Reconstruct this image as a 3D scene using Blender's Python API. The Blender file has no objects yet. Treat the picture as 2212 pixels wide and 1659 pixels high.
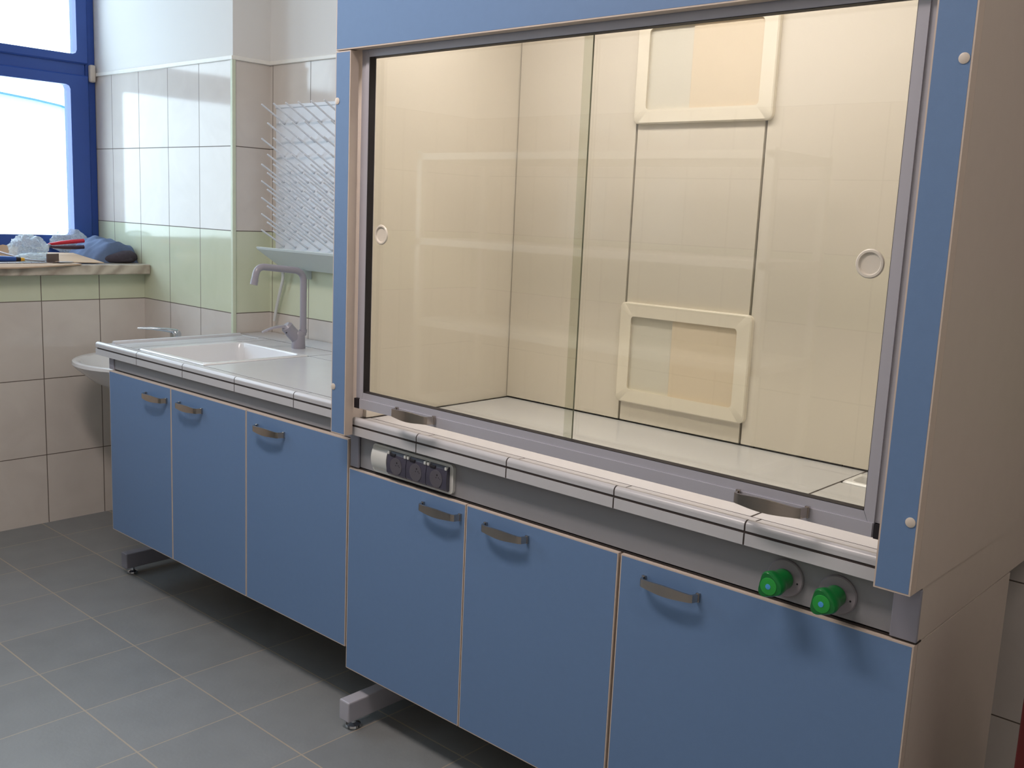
import bpy, bmesh, math, random
from mathutils import Vector, Matrix, Euler
random.seed(7)
S = bpy.context.scene
COL = S.collection
PI = math.pi

# ------------------------------------------------------------------ camera
CAM = Vector((1.7699, -1.6749, 1.4416))
YAW, PIT, ROL, FPX = 0.7302, -0.1682, 0.0448, 2142.86
cy, sy, cp, sp = math.cos(YAW), math.sin(YAW), math.cos(PIT), math.sin(PIT)
Fv = Vector((-sy*cp, cy*cp, sp)); R0 = Vector((cy, sy, 0)); U0 = R0.cross(Fv)
Rv = R0*math.cos(ROL) + U0*math.sin(ROL); Uv = U0*math.cos(ROL) - R0*math.sin(ROL)
cam_data = bpy.data.cameras.new('camera')
cam = bpy.data.objects.new('camera', cam_data); COL.objects.link(cam)
cam_data.sensor_width = 36.0; cam_data.lens = FPX/2212*36.0
cam_data.clip_start = 0.05; cam_data.clip_end = 200
M = Matrix((Rv, Uv, -Fv)).transposed().to_4x4(); M.translation = CAM
cam.matrix_world = M
S.camera = cam

# ------------------------------------------------------------------ world, lights, exposure
S.view_settings.view_transform = 'Standard'; S.view_settings.look = 'None'
S.view_settings.gamma = 1.0; S.view_settings.use_curve_mapping = False
S.view_settings.exposure = 0.0
w = bpy.data.worlds.new('world'); S.world = w; w.use_nodes = True
nt = w.node_tree; nt.nodes.clear()
bg = nt.nodes.new('ShaderNodeBackground'); wo = nt.nodes.new('ShaderNodeOutputWorld')
bg.inputs[0].default_value = (0.74, 0.87, 1.0, 1); bg.inputs[1].default_value = 6.6
nt.links.new(bg.outputs[0], wo.inputs[0])

def area(name, loc, rot, sx, sy_, power, color, portal=False):
    l = bpy.data.lights.new(name, 'AREA'); l.shape = 'RECTANGLE'; l.size = sx; l.size_y = sy_
    l.energy = power; l.color = color
    if portal: l.cycles.is_portal = True
    o = bpy.data.objects.new(name, l); COL.objects.link(o); o.location = loc; o.rotation_euler = rot
    return o
# daylight openings (portals only guide the sky's light), added ceiling fill, the hood's own lamp
area('window_portal', (-3.14, -0.65, 1.95), (0, -PI/2, 0), 1.75, 2.6, 1, (1, 1, 1), True)
area('added_room_light', (-0.2, -1.1, 2.93), (0, 0, 0), 1.2, 0.3, 38, (1.0, 0.86, 0.80))  # unseen lamp added to lift the room's ambient light
area('added_right_light', (2.35, -0.9, 2.93), (0, 0, 0), 1.2, 0.3, 10, (1.0, 0.86, 0.80))  # unseen lamp added to brighten the hood's right side
area('hood_lamp_light', (0.43, 0.16, 2.17), (0, 0, 0), 1.15, 0.12, 9.9, (1.0, 0.915, 0.90))

# ------------------------------------------------------------------ materials
def lin(c):
    if isinstance(c, str):
        c = [int(c[i:i+2], 16)/255 for i in (0, 2, 4)]
    return tuple(((x/12.92) if x <= .04045 else ((x+.055)/1.055)**2.4) for x in c)
def newmat(name):
    m = bpy.data.materials.new(name); m.use_nodes = True
    n = m.node_tree; n.nodes.clear()
    out = n.nodes.new('ShaderNodeOutputMaterial')
    return m, n, out
def mat(name, color, rough=.5, metal=0.0, vary=.06, scale=30, bump=0.0, bscale=200, spec=.5, coat=0.0, stretch=None):
    m, n, out = newmat(name); L = n.links
    b = n.nodes.new('ShaderNodeBsdfPrincipled'); c = lin(color)
    tc = n.nodes.new('ShaderNodeTexCoord'); noi = n.nodes.new('ShaderNodeTexNoise')
    noi.inputs['Scale'].default_value = scale; noi.inputs['Detail'].default_value = 4
    if stretch:
        mp = n.nodes.new('ShaderNodeMapping'); mp.inputs['Scale'].default_value = stretch
        L.new(tc.outputs['Object'], mp.inputs[0]); L.new(mp.outputs[0], noi.inputs['Vector'])
    else: L.new(tc.outputs['Object'], noi.inputs['Vector'])
    rp = n.nodes.new('ShaderNodeMix'); rp.data_type = 'RGBA'
    rp.inputs[6].default_value = (*[x*(1-vary) for x in c], 1)
    rp.inputs[7].default_value = (*[min(1, x*(1+vary)) for x in c], 1)
    L.new(noi.outputs['Fac'], rp.inputs[0]); L.new(rp.outputs[2], b.inputs['Base Color'])
    b.inputs['Roughness'].default_value = rough; b.inputs['Metallic'].default_value = metal
    b.inputs['Specular IOR Level'].default_value = spec; b.inputs['Coat Weight'].default_value = coat
    if bump:
        n2 = n.nodes.new('ShaderNodeTexNoise'); n2.inputs['Scale'].default_value = bscale
        L.new(tc.outputs['Object'], n2.inputs['Vector'])
        bp = n.nodes.new('ShaderNodeBump'); bp.inputs['Strength'].default_value = bump; bp.inputs['Distance'].default_value = .002
        L.new(n2.outputs['Fac'], bp.inputs['Height']); L.new(bp.outputs[0], b.inputs['Normal'])
    L.new(b.outputs[0], out.inputs[0])
    return m

def mth(n, op, a, b=None, c=None):
    k = n.nodes.new('ShaderNodeMath'); k.operation = op
    for i, v in enumerate((a, b, c)):
        if v is None: continue
        if hasattr(v, 'links') or isinstance(v, bpy.types.NodeSocket): n.links.new(v, k.inputs[i])
        else: k.inputs[i].default_value = v
    return k.outputs[0]
def joint(n, coord, origin, pitch, width):
    """1 inside the grout joint of a running grid"""
    a = mth(n, 'DIVIDE', mth(n, 'SUBTRACT', coord, origin), pitch)
    f = mth(n, 'FRACT', a)
    d = mth(n, 'MINIMUM', f, mth(n, 'SUBTRACT', 1.0, f))
    return mth(n, 'LESS_THAN', d, width/2/pitch), mth(n, 'FLOOR', a)

def mixc(n, fac, a, b):
    k = n.nodes.new('ShaderNodeMix'); k.data_type = 'RGBA'
    n.links.new(fac, k.inputs[0])
    for i, v in ((6, a), (7, b)):
        if isinstance(v, bpy.types.NodeSocket): n.links.new(v, k.inputs[i])
        else: k.inputs[i].default_value = (*v, 1)
    return k.outputs[2]

Z3, HT, ZTOP = .9889, .3397, 2.008
def wall_tile(name, axis, origin, pitch):
    m, n, out = newmat(name); L = n.links
    b = n.nodes.new('ShaderNodeBsdfPrincipled'); g = n.nodes.new('ShaderNodeNewGeometry')
    sx = n.nodes.new('ShaderNodeSeparateXYZ'); L.new(g.outputs['Position'], sx.inputs[0])
    u = sx.outputs[axis]; z = sx.outputs['Z']
    ju, cu = joint(n, u, origin, pitch, .0035); jz, cz = joint(n, z, Z3, HT, .0035)
    gr = mth(n, 'MAXIMUM', ju, jz)
    above = mth(n, 'GREATER_THAN', z, ZTOP)
    gr = mth(n, 'MULTIPLY', gr, mth(n, 'SUBTRACT', 1.0, above))
    band = mth(n, 'MULTIPLY', mth(n, 'GREATER_THAN', z, Z3), mth(n, 'LESS_THAN', z, Z3+HT))
    no = n.nodes.new('ShaderNodeTexNoise'); no.inputs['Scale'].default_value = 5; no.inputs['Detail'].default_value = 5; no.inputs['Distortion'].default_value = 1.2
    L.new(g.outputs['Position'], no.inputs['Vector'])
    # each tile a hair different
    wn = n.nodes.new('ShaderNodeTexWhiteNoise'); cv = n.nodes.new('ShaderNodeCombineXYZ')
    L.new(cu, cv.inputs[0]); L.new(cz, cv.inputs[1]); L.new(cv.outputs[0], wn.inputs['Vector'])
    f = mth(n, 'ADD', mth(n, 'MULTIPLY', no.outputs['Fac'], .8), mth(n, 'MULTIPLY', wn.outputs['Value'], .2))
    base = mixc(n, f, lin('cdc5be'), lin('e2dcd5'))
    green = mixc(n, f, lin('cbd2b6'), lin('dde2cb'))
    c = mixc(n, band, base, green)
    c = mixc(n, gr, c, lin('665b52'))
    c = mixc(n, above, c, lin('e6e5e3'))
    L.new(c, b.inputs['Base Color'])
    rgh = mth(n, 'ADD', mth(n, 'MULTIPLY', above, .75), mth(n, 'ADD', mth(n, 'MULTIPLY', gr, .5), .09))
    L.new(rgh, b.inputs['Roughness'])
    bp = n.nodes.new('ShaderNodeBump'); bp.inputs['Distance'].default_value = .001; bp.inputs['Strength'].default_value = .5
    L.new(mth(n, 'SUBTRACT', mth(n, 'MULTIPLY', no.outputs['Fac'], .3), gr), bp.inputs['Height'])
    L.new(bp.outputs[0], b.inputs['Normal']); L.new(b.outputs[0], out.inputs[0])
    return m
def floor_tile():
    m, n, out = newmat('floor_tile'); L = n.links
    b = n.nodes.new('ShaderNodeBsdfPrincipled'); g = n.nodes.new('ShaderNodeNewGeometry')
    sx = n.nodes.new('ShaderNodeSeparateXYZ'); L.new(g.outputs['Position'], sx.inputs[0])
    ju, cu = joint(n, sx.outputs['X'], -2.3716, .3042, .0035); jv, cv_ = joint(n, sx.outputs['Y'], .1019, .3042, .0045)
    gr = mth(n, 'MAXIMUM', ju, jv)
    no = n.nodes.new('ShaderNodeTexNoise'); no.inputs['Scale'].default_value = 9; no.inputs['Detail'].default_value = 6
    L.new(g.outputs['Position'], no.inputs['Vector'])
    wn = n.nodes.new('ShaderNodeTexWhiteNoise'); cv = n.nodes.new('ShaderNodeCombineXYZ')
    L.new(cu, cv.inputs[0]); L.new(cv_, cv.inputs[1]); L.new(cv.outputs[0], wn.inputs['Vector'])
    f = mth(n, 'ADD', mth(n, 'MULTIPLY', no.outputs['Fac'], .7), mth(n, 'MULTIPLY', wn.outputs['Value'], .3))
    c = mixc(n, f, lin('74787a'), lin('8c9092'))
    c = mixc(n, gr, c, lin('a89c8c'))
    L.new(c, b.inputs['Base Color']); b.inputs['Roughness'].default_value = .42
    n2 = n.nodes.new('ShaderNodeTexNoise'); n2.inputs['Scale'].default_value = 90; L.new(g.outputs['Position'], n2.inputs['Vector'])
    bp = n.nodes.new('ShaderNodeBump'); bp.inputs['Distance'].default_value = .001; bp.inputs['Strength'].default_value = .35
    L.new(mth(n, 'SUBTRACT', n2.outputs['Fac'], mth(n, 'MULTIPLY', gr, 1.2)), bp.inputs['Height'])
    L.new(bp.outputs[0], b.inputs['Normal']); L.new(b.outputs[0], out.inputs[0])
    return m
def glass_mat(name, tint, fac_scale=1.0):
    """clear pane: mostly lets light through, mirrors by Fresnel"""
    m, n, out = newmat(name); L = n.links
    t = n.nodes.new('ShaderNodeBsdfTransparent'); t.inputs[0].default_value = (*lin(tint), 1)
    g = n.nodes.new('ShaderNodeBsdfGlossy'); g.inputs['Roughness'].default_value = .015
    lw = n.nodes.new('ShaderNodeLayerWeight'); lw.inputs['Blend'].default_value = .5
    fres = mth(n, 'MULTIPLY_ADD', mth(n, 'POWER', lw.outputs['Facing'], 5.0), 0.92, .075)
    no = n.nodes.new('ShaderNodeTexNoise'); no.inputs['Scale'].default_value = 3
    f = mth(n, 'MULTIPLY', fres, mth(n, 'ADD', fac_scale-.05, mth(n, 'MULTIPLY', no.outputs['Fac'], .1)))
    mx = n.nodes.new('ShaderNodeMixShader'); L.new(f, mx.inputs[0]); L.new(t.outputs[0], mx.inputs[1]); L.new(g.outputs[0], mx.inputs[2])
    L.new(mx.outputs[0], out.inputs[0]); return m
def marble():
    m, n, out = newmat('sill_marble'); L = n.links
    b = n.nodes.new('ShaderNodeBsdfPrincipled'); tc = n.nodes.new('ShaderNodeTexCoord')
    mp = n.nodes.new('ShaderNodeMapping'); mp.inputs['Rotation'].default_value = (.5, .3, .6); L.new(tc.outputs['Object'], mp.inputs[0])
    wv = n.nodes.new('ShaderNodeTexWave'); wv.inputs['Scale'].default_value = 6; wv.inputs['Distortion'].default_value = 9; wv.inputs['Detail'].default_value = 4
    L.new(mp.outputs[0], wv.inputs['Vector'])
    cr = n.nodes.new('ShaderNodeValToRGB'); cr.color_ramp.elements[0].color = (*lin('a89c8e'), 1); cr.color_ramp.elements[1].color = (*lin('cdc4b6'), 1)
    L.new(wv.outputs['Fac'], cr.inputs[0]); L.new(cr.outputs[0], b.inputs['Base Color']); b.inputs['Roughness'].default_value = .25
    L.new(b.outputs[0], out.inputs[0]); return m
def emis(name, color, s):
    m, n, out = newmat(name); e = n.nodes.new('ShaderNodeEmission'); e.inputs[0].default_value = (*lin(color), 1); e.inputs[1].default_value = s
    n.links.new(e.outputs[0], out.inputs[0]); return m

BLUE = mat('blue_laminate', '6785ae', .5, vary=.03, scale=60, bump=.08, bscale=900)
EDGE = mat('beige_edging', 'cbbcb0', .5)
CARC = mat('beige_laminate', 'c6bab0', .5, vary=.03)
ALU = mat('light_grey_metal', 'b4b4be', .42, metal=.15, vary=.02)
GREYP = mat('grey_painted_steel', '8c8c98', .45, vary=.03)
LGREY = mat('light_grey_panel', '8f9095', .5, vary=.03)
STEEL = mat('brushed_steel', 'bdb5ad', .22, metal=1.0, vary=.1, scale=40, stretch=(1, 1, 25))
BLACK = mat('black_rubber', '17121a', .6)
DARKG = mat('gap_shade', '2a2422', .8)  # dark colour standing in for shade inside narrow gaps
CERAM = mat('worktop_ceramic', 'c5c6ca', .22, vary=.03, scale=12)
GROUT = mat('worktop_grout', '3a3230', .8)
SINKM = mat('white_sanitary_ceramic', 'dfe0e2', .15, vary=.02, scale=8)
LINER = mat('ivory_liner', 'ded6c8', .38, vary=.02, scale=3)
VENT = mat('ivory_plastic', 'ebe3d2', .4, vary=.02)
VENTP = mat('ivory_plate', 'dfd0b8', .45, vary=.02)
VENTQ = mat('pale_plate', 'd9d4c6', .3, vary=.02)
GREEN = mat('green_plastic', '0b6e30', .3, vary=.05, coat=.3)
GREEN2 = mat('green_cap', '2a9a40', .35)
BLUED = mat('blue_mark', '4f9fdd', .4)
ESC = mat('grey_escutcheon', '8f8a90', .45)
TAPG = mat('grey_coated_tap', '9b98a2', .3, vary=.02)
CHROME = mat('chrome', 'c6ccd2', .12, metal=1.0)
WPLAS = mat('white_plastic', 'd3d5d2', .35)
SMOKE = mat('smoked_lid', '474655', .22)
SMOKED = mat('smoked_lid_deep', '5a5860', .35)
RACK = mat('rack_plastic', 'e2e6ec', .45, vary=.02)
TRAYM = mat('rack_tray', 'd2dcdc', .35, vary=.02)
WBLUE = mat('window_blue', '2b4d9c', .38, vary=.04)
HINGE = mat('cream_plastic', 'd3c8bc', .4)
PAINT = mat('white_paint', 'e6e5e3', .85, vary=.01, bump=.1)
CEIL = mat('ceiling_paint', 'e4e2dc', .9, vary=.01)
TRIMW = mat('white_trim', 'f1efe8', .35)
TRIMG = mat('pale_green_trim', 'd3dcc4', .35)
RED = mat('dark_red_paint', '56110f', .45, vary=.05)
CARD = mat('cardboard', 'bfa58c', .85, vary=.1, scale=40)
KRAFT = mat('kraft_paper', 'c3a688', .75, vary=.06, scale=20)
CLOTH = mat('blue_grey_cloth', '5f7090', .9, vary=.10, scale=60, bump=.3, bscale=500)
CLOTHD = mat('dark_lining', '46404a', .95, vary=.3, scale=80)
REDP = mat('red_handle', 'c81f34', .3)
DARKP = mat('dark_plum_grip', '3c2636', .4)
BLUEP = mat('blue_grip', '1f4a94', .35)
YELP = mat('yellow_collar', 'd9a62c', .4)
METAL = mat('tool_steel', '9a9aa2', .3, metal=.9)
RAWM = mat('bracket_steel', '6f5f5c', .45, metal=.5)
RACKW = mat('white_shelf_paint', 'dedad2', .4)
GLASS = glass_mat('sash_glass', 'f6f7f2')
WGLASS = glass_mat('window_glass', 'f6fafa')
GEDGE = mat('glass_edge', '6c7160', .2, vary=.05)
RAINB = None
CANOPY = mat('pale_canopy', '8fb6c8', .6)
CANOPYD = mat('blue_canopy_rim', '2b5f86', .6)
OUTW = mat('pale_render', 'c8cac8', .9)
MARBLE = marble(); FLOOR = floor_tile()
def bag_mat():
    m, n, out = newmat('clear_polythene'); L = n.links
    t = n.nodes.new('ShaderNodeBsdfTransparent'); t.inputs[0].default_value = (.86, .92, .95, 1)
    b = n.nodes.new('ShaderNodeBsdfPrincipled'); b.inputs['Base Color'].default_value = (*lin('eef4f8'), 1); b.inputs['Roughness'].default_value = .18
    no = n.nodes.new('ShaderNodeTexNoise'); no.inputs['Scale'].default_value = 25
    mx = n.nodes.new('ShaderNodeMixShader'); L.new(mth(n, 'MULTIPLY_ADD', no.outputs['Fac'], .5, .15), mx.inputs[0])
    L.new(t.outputs[0], mx.inputs[1]); L.new(b.outputs[0], mx.inputs[2]); L.new(mx.outputs[0], out.inputs[0]); return m
BAG = bag_mat()

# ------------------------------------------------------------------ mesh helpers (all geometry is given in world metres)
def tag(o, label=None, cat=None, group=None, kind=None):
    if label: o['label'] = label
    if cat: o['category'] = cat
    if group: o['group'] = group
    if kind: o['kind'] = kind
    return o
def wloc(o):
    v = Vector((0, 0, 0))
    while o is not None:
        v += o.location; o = o.parent
    return v
def thing(name, loc, label=None, cat=None, group=None, kind=None):
    o = bpy.data.objects.new(name, None); COL.objects.link(o); o.location = loc
    o.empty_display_size = .05
    return tag(o, label, cat, group, kind)
def obj(name, bm, mats, parent=None, smooth=False, origin=None):
    if not isinstance(mats, (list, tuple)): mats = [mats]
    off = wloc(parent) if parent is not None else Vector((0, 0, 0))
    o_loc = Vector((0, 0, 0))
    if parent is None and len(bm.verts):
        if origin is None:
            xs = [v.co for v in bm.verts]
            origin = Vector((sum(v.x for v in xs)/len(xs), sum(v.y for v in xs)/len(xs), min(v.z for v in xs)))
        o_loc = Vector(origin); off = o_loc
    bmesh.ops.translate(bm, verts=bm.verts, vec=-off)
    me = bpy.data.meshes.new(name); bm.to_mesh(me); bm.free()
    for m in mats: me.materials.append(m)
    if smooth:
        for p in me.polygons: p.use_smooth = True
        try: me.set_sharp_from_angle(angle=math.radians(40))
        except Exception: pass
    o = bpy.data.objects.new(name, me); COL.objects.link(o); o.location = o_loc
    if parent is not None: o.parent = parent
    return o
def nb(): return bmesh.new()
def bx(bm, x0, x1, y0, y1, z0, z1, mi=0, bev=0.0, seg=2, front_mi=None):
    vs = [bm.verts.new((x, y, z)) for x in (x0, x1) for y in (y0, y1) for z in (z0, z1)]
    q = [(0, 1, 3, 2), (4, 6, 7, 5), (0, 4, 5, 1), (2, 3, 7, 6), (0, 2, 6, 4), (1, 5, 7, 3)]
    fs = []
    for k, ids in enumerate(q):
        f = bm.faces.new([vs[i] for i in ids]); f.material_index = mi
        if front_mi is not None and k == 2: f.material_index = front_mi
        fs.append(f)
    if bev:
        es = list({e for f in fs for e in f.edges})
        bmesh.ops.bevel(bm, geom=es, offset=bev, segments=seg, profile=.5, affect='EDGES', clamp_overlap=True)
    return bm
def box(name, x0, x1, y0, y1, z0, z1, m, parent=None, bev=0.0, **k):
    return obj(name, bx(nb(), x0, x1, y0, y1, z0, z1, 0, bev), m, parent, **k)
def frame_of(d):
    d = d.normalized(); a = Vector((0, 0, 1)) if abs(d.z) < .9 else Vector((1, 0, 0))
    u = d.cross(a).normalized(); return u, d.cross(u).normalized()
def tube(bm, pts, r, n=12, mi=0, cap=True):
    pts = [Vector(p) for p in pts]; rs = r if isinstance(r, (list, tuple)) else [r]*len(pts)
    rings = []; u = None
    for i, p in enumerate(pts):
        d = (pts[min(i+1, len(pts)-1)] - pts[max(i-1, 0)]).normalized()
        if u is None: u, v = frame_of(d)
        else:
            u = (u - d*u.dot(d)).normalized(); v = d.cross(u)
        rings.append([bm.verts.new(p + (u*math.cos(2*PI*k/n) + v*math.sin(2*PI*k/n))*rs[i]) for k in range(n)])
    for a, b in zip(rings, rings[1:]):
        for k in range(n):
            f = bm.faces.new((a[k], a[(k+1) % n], b[(k+1) % n], b[k])); f.material_index = mi
    if cap:
        f = bm.faces.new(rings[0][::-1]); f.material_index = mi
        f = bm.faces.new(rings[-1]); f.material_index = mi
    bmesh.ops.recalc_face_normals(bm, faces=bm.faces)
    return bm
def bend(pts, r, n=6):
    """round the corners of a polyline"""
    pts = [Vector(p) for p in pts]; out = [pts[0]]
    for i in range(1, len(pts)-1):
        a, b, c = pts[i-1], pts[i], pts[i+1]
        d1 = (a-b).normalized(); d2 = (c-b).normalized(); s = min(r, (a-b).length*.49, (c-b).length*.49)
        p0, p1 = b+d1*s, b+d2*s
        for k in range(n+1):
            t = k/n; out.append(p0*(1-t)**2 + b*2*t*(1-t) + p1*t*t)
    out.append(pts[-1]); return out
def rr(x0, x1, z0, z1, r, n=5):
    out = []
    for cx_, cz_, a0 in ((x1-r, z1-r, 0), (x0+r, z1-r, PI/2), (x0+r, z0+r, PI), (x1-r, z0+r, 3*PI/2)):
        for k in range(n+1):
            a = a0 + PI/2*k/n; out.append((cx_+r*math.cos(a), cz_+r*math.sin(a)))
    return out
def prism(bm, poly, y0, y1, mi=0, ax='y'):
    def P(a, b, t): return (a, t, b) if ax == 'y' else ((t, a, b) if ax == 'x' else (a, b, t))
    A = [bm.verts.new(P(a, b, y0)) for a, b in poly]; B = [bm.verts.new(P(a, b, y1)) for a, b in poly]
    n = len(poly)
    fs = [bm.faces.new(A), bm.faces.new(B[::-1])] + [bm.faces.new((A[i], B[i], B[(i+1) % n], A[(i+1) % n])) for i in range(n)]
    for f in fs: f.material_index = mi
    bmesh.ops.recalc_face_normals(bm, faces=fs)
    return bm
def ring_prism(bm, outer, inner, y0, y1, mi=0, ch=0.0):
    """frame between two loops with equal point counts, front at y0, optional chamfer"""
    n = len(outer)
    def loop(pl, y, s=0.0, c=None):
        vs = []
        for a, b in pl:
            if s:
                dx, dz = a-c[0], b-c[1]; a -= math.copysign(min(s, abs(dx)), dx); b -= math.copysign(min(s, abs(dz)), dz)
            vs.append(bm.verts.new((a, y, b)))
        return vs
    c = (sum(p[0] for p in outer)/n, sum(p[1] for p in outer)/n)
    Ls = [loop(outer, y1), loop(outer, y0+ch), loop(outer, y0, ch, c), loop(inner, y0, -ch*.8, c), loop(inner, y0+ch), loop(inner, y1)]
    fs = []
    for a, b in zip(Ls, Ls[1:]+Ls[:1]):
        for i in range(n):
            f = bm.faces.new((a[i], a[(i+1) % n], b[(i+1) % n], b[i])); f.material_index = mi; fs.append(f)
    bmesh.ops.recalc_face_normals(bm, faces=fs); return bm
def lathe(bm, prof, origin, axis='z', n=32, mi=0, sx=1.0, syy=1.0):
    o = Vector(origin); rings = []
    for r, h in prof:
        ring = []
        for k in range(n):
            a = 2*PI*k/n; c, s = r*math.cos(a)*sx, r*math.sin(a)*syy
            p = {'z': (c, s, h), 'y': (c, h, s), 'x': (h, c, s)}[axis]
            ring.append(bm.verts.new(o+Vector(p)))
        rings.append(ring)
    fs = []
    for a, b in zip(rings, rings[1:]):
        for k in range(n):
            f = bm.faces.new((a[k], a[(k+1) % n], b[(k+1) % n], b[k])); f.material_index = mi; fs.append(f)
    for ring in (rings[0], rings[-1]):
        f = bm.faces.new(ring); f.material_index = mi; fs.append(f)
    bmesh.ops.recalc_face_normals(bm, faces=fs); return bm

# ------------------------------------------------------------------ the room
XW, XV, XJ, YA, YB = -2.586, -3.024, -1.84, .604, .78
XR, YR, ZC = 3.3, -2.75, 3.0
TA = wall_tile('tiles_along_x', 'X', XJ, .2559)
TB = wall_tile('tiles_back', 'X', -1.565, .2559)
TY = wall_tile('tiles_along_y', 'Y', YA+.0415-.0, .2559)
TYJ = wall_tile('tiles_jog', 'Y', YA+.004, .2559)

tag(box('floor', XV-.2, XR+.1, YR-.1, YB+.1, -.12, 0, FLOOR), kind='structure')
tag(box('ceiling', XV-.2, XR+.1, YR-.1, YB+.1, ZC, ZC+.1, CEIL), kind='structure')
b = nb(); bx(b, XJ, XR+.1, YB, YB+.1, 0, ZC)
tag(obj('wall_back', b, TB), kind='structure')
b = nb(); bx(b, XV-.2, XJ, YA, YB+.1, 0, ZC)
for f in b.faces:
    if f.normal.x > .9: f.material_index = 1
b.normal_update()
for f in b.faces: f.material_index = 1 if abs(f.normal.x) > .9 else 0
tag(obj('wall_pier', b, [TA, TYJ]), kind='structure')
# window wall: under the sill, over the windows, pier between them
SILL_Z = 1.148
b = nb()
bx(b, XV-.2, XW, YR, YA, 0, SILL_Z-.045)
bx(b, XV-.2, XW, YR, YA, 2.80, ZC)
bx(b, XV-.2, XW, YR, -1.90, SILL_Z-.045, 2.80)
tag(obj('wall_left', b, TY), kind='structure')
tag(box('wall_right', XR, XR+.1, YR, YB, 0, ZC, TY), kind='structure')
tag(box('wall_rear', XV-.2, XR, YR-.1, YR, 0, ZC, TA), kind='structure')
# trims: pale strip on the pier's corner, white cap above the tiles
tag(box('trim_1', XJ-.010, XJ+.006, YA-.006, YA+.010, .905, ZTOP, TRIMG, None, .002), kind='structure')
b = nb()
bx(b, XV, XJ+.008, YA-.009, YA+.003, ZTOP-.004, ZTOP+.012, 0, .003)
bx(b, XJ-.002, XJ+.009, YA-.006, YB+.002, ZTOP-.004, ZTOP+.012, 0, .003)
bx(b, XJ, XR, YB-.009, YB+.003, ZTOP-.004, ZTOP+.012, 0, .003)
tag(obj('trim_2', b, TRIMW), kind='structure')

# windows
def window(name, y0, y1, mull):
    t = thing(name, (XV, (y0+y1)/2, SILL_Z), kind='structure')
    x0, x1 = XV-.07, XV
    z0, zl0, zl1, zt0, zt1, z1 = SILL_Z, 1.252, 1.958, 1.985, 2.094, 2.78
    f = nb()
    bx(f, x0, x1, y0, y1, z0, z0+.05, 0, .004); bx(f, x0, x1, y0, y1, z1-.05, z1, 0, .004)
    bx(f, x0, x1, y0, y0+.05, z0+.0502, z1-.0502, 0, .002); bx(f, x0, x1, y1-.045, y1, z0+.0502, z1-.0502, 0, .002)
    bx(f, x0+.001, x1-.0015, y0+.051, y1-.046, zl1+.03, zt1-.03, 0, .004)
    if mull: bx(f, x0+.0005, x1-.0008, mull-.05, mull+.05, z0+.051, z1-.051, 0, .004)
    obj('window_frame', f, WBLUE, t)
    cells = [(y0+.05, mull-.05), (mull+.05, y1-.045)] if mull else [(y0+.05, y1-.045)]
    for a, c in cells:
        for lo, hi, wd in ((z0+.045, zl1+.045, .075), (zt1-.04, z1-.045, .04)):
            s = nb(); X0, X1 = x0+.005, x1+.014
            outer = rr(a-.01, c+.01, lo, hi, .004, 2); inner = rr(a+wd, c-wd, lo+.058 if wd > .05 else lo+.035, hi-wd*.6, .02, 2)
            n = len(outer)
            tmp = nb(); ring_prism(tmp, outer, inner, -X1, -X0, 0, .006)
            # rotate frame into the x plane: (a, y, b) -> (-y, a, b)
            for v in tmp.verts: v.co = Vector((-v.co.y, v.co.x, v.co.z))
            bmesh.ops.recalc_face_normals(tmp, faces=tmp.faces)
            so = obj('sash', tmp, WBLUE, t)
            g = nb(); bx(g, x0+.03, x0+.036, a+wd-.01, c-wd+.01, lo+.03, hi-wd*.6+.01)
            obj('pane', g, WGLASS, so)
    h = nb(); bx(h, x1, x1+.028, y1-.034, y1-.006, 1.975, 2.055, 0, .008, 3)
    obj('hinge_cap', h, HINGE, t)
    return t
window('window_1', -1.898, .602, -.60)
# marble sill: lies on the wall under the window
b = nb(); bx(b, XV, -2.520, -1.898, YA-.002, SILL_Z-.045, SILL_Z-.001, 0, .005, 3)
tag(obj('trim_3', b, MARBLE), kind='structure')

# outside: barrel canopy over a pale building, faint through the glare
t = thing('barrel_canopy', (-8.0, 1.8, 2.0), 'pale blue curved canopy outside beyond the window panes', 'canopy')
b = nb(); arc = [(-8.0, y, z) for y, z in ((-.9, 2.20), (-.4, 2.275), (0, 2.32), (.4, 2.35), (.8, 2.365), (1.2, 2.369), (1.6, 2.362), (2.08, 2.337), (2.39, 2.31), (2.62, 2.281), (2.80, 2.235), (2.98, 2.14), (3.1, 2.0))]
tube(b, arc, .010, 8); obj('rim', b, CANOPYD, t)
b = nb(); top = [(y, z) for _, y, z in arc]; low = [(y, z-.075) for y, z in top]
prism(b, top+low[::-1], -8.02, -8.6, ax='x'); obj('canopy_sheet', b, CANOPY, t)
b = nb()
for y, z in ((-.9, 2.1), (3.08, 1.93)): bx(b, -8.1, -8.02, y-.03, y+.03, 0, z)
bx(b, -8.1, -8.02, -.9, 3.08, 1.60, 1.61)
obj('post', b, OUTW, t)

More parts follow.
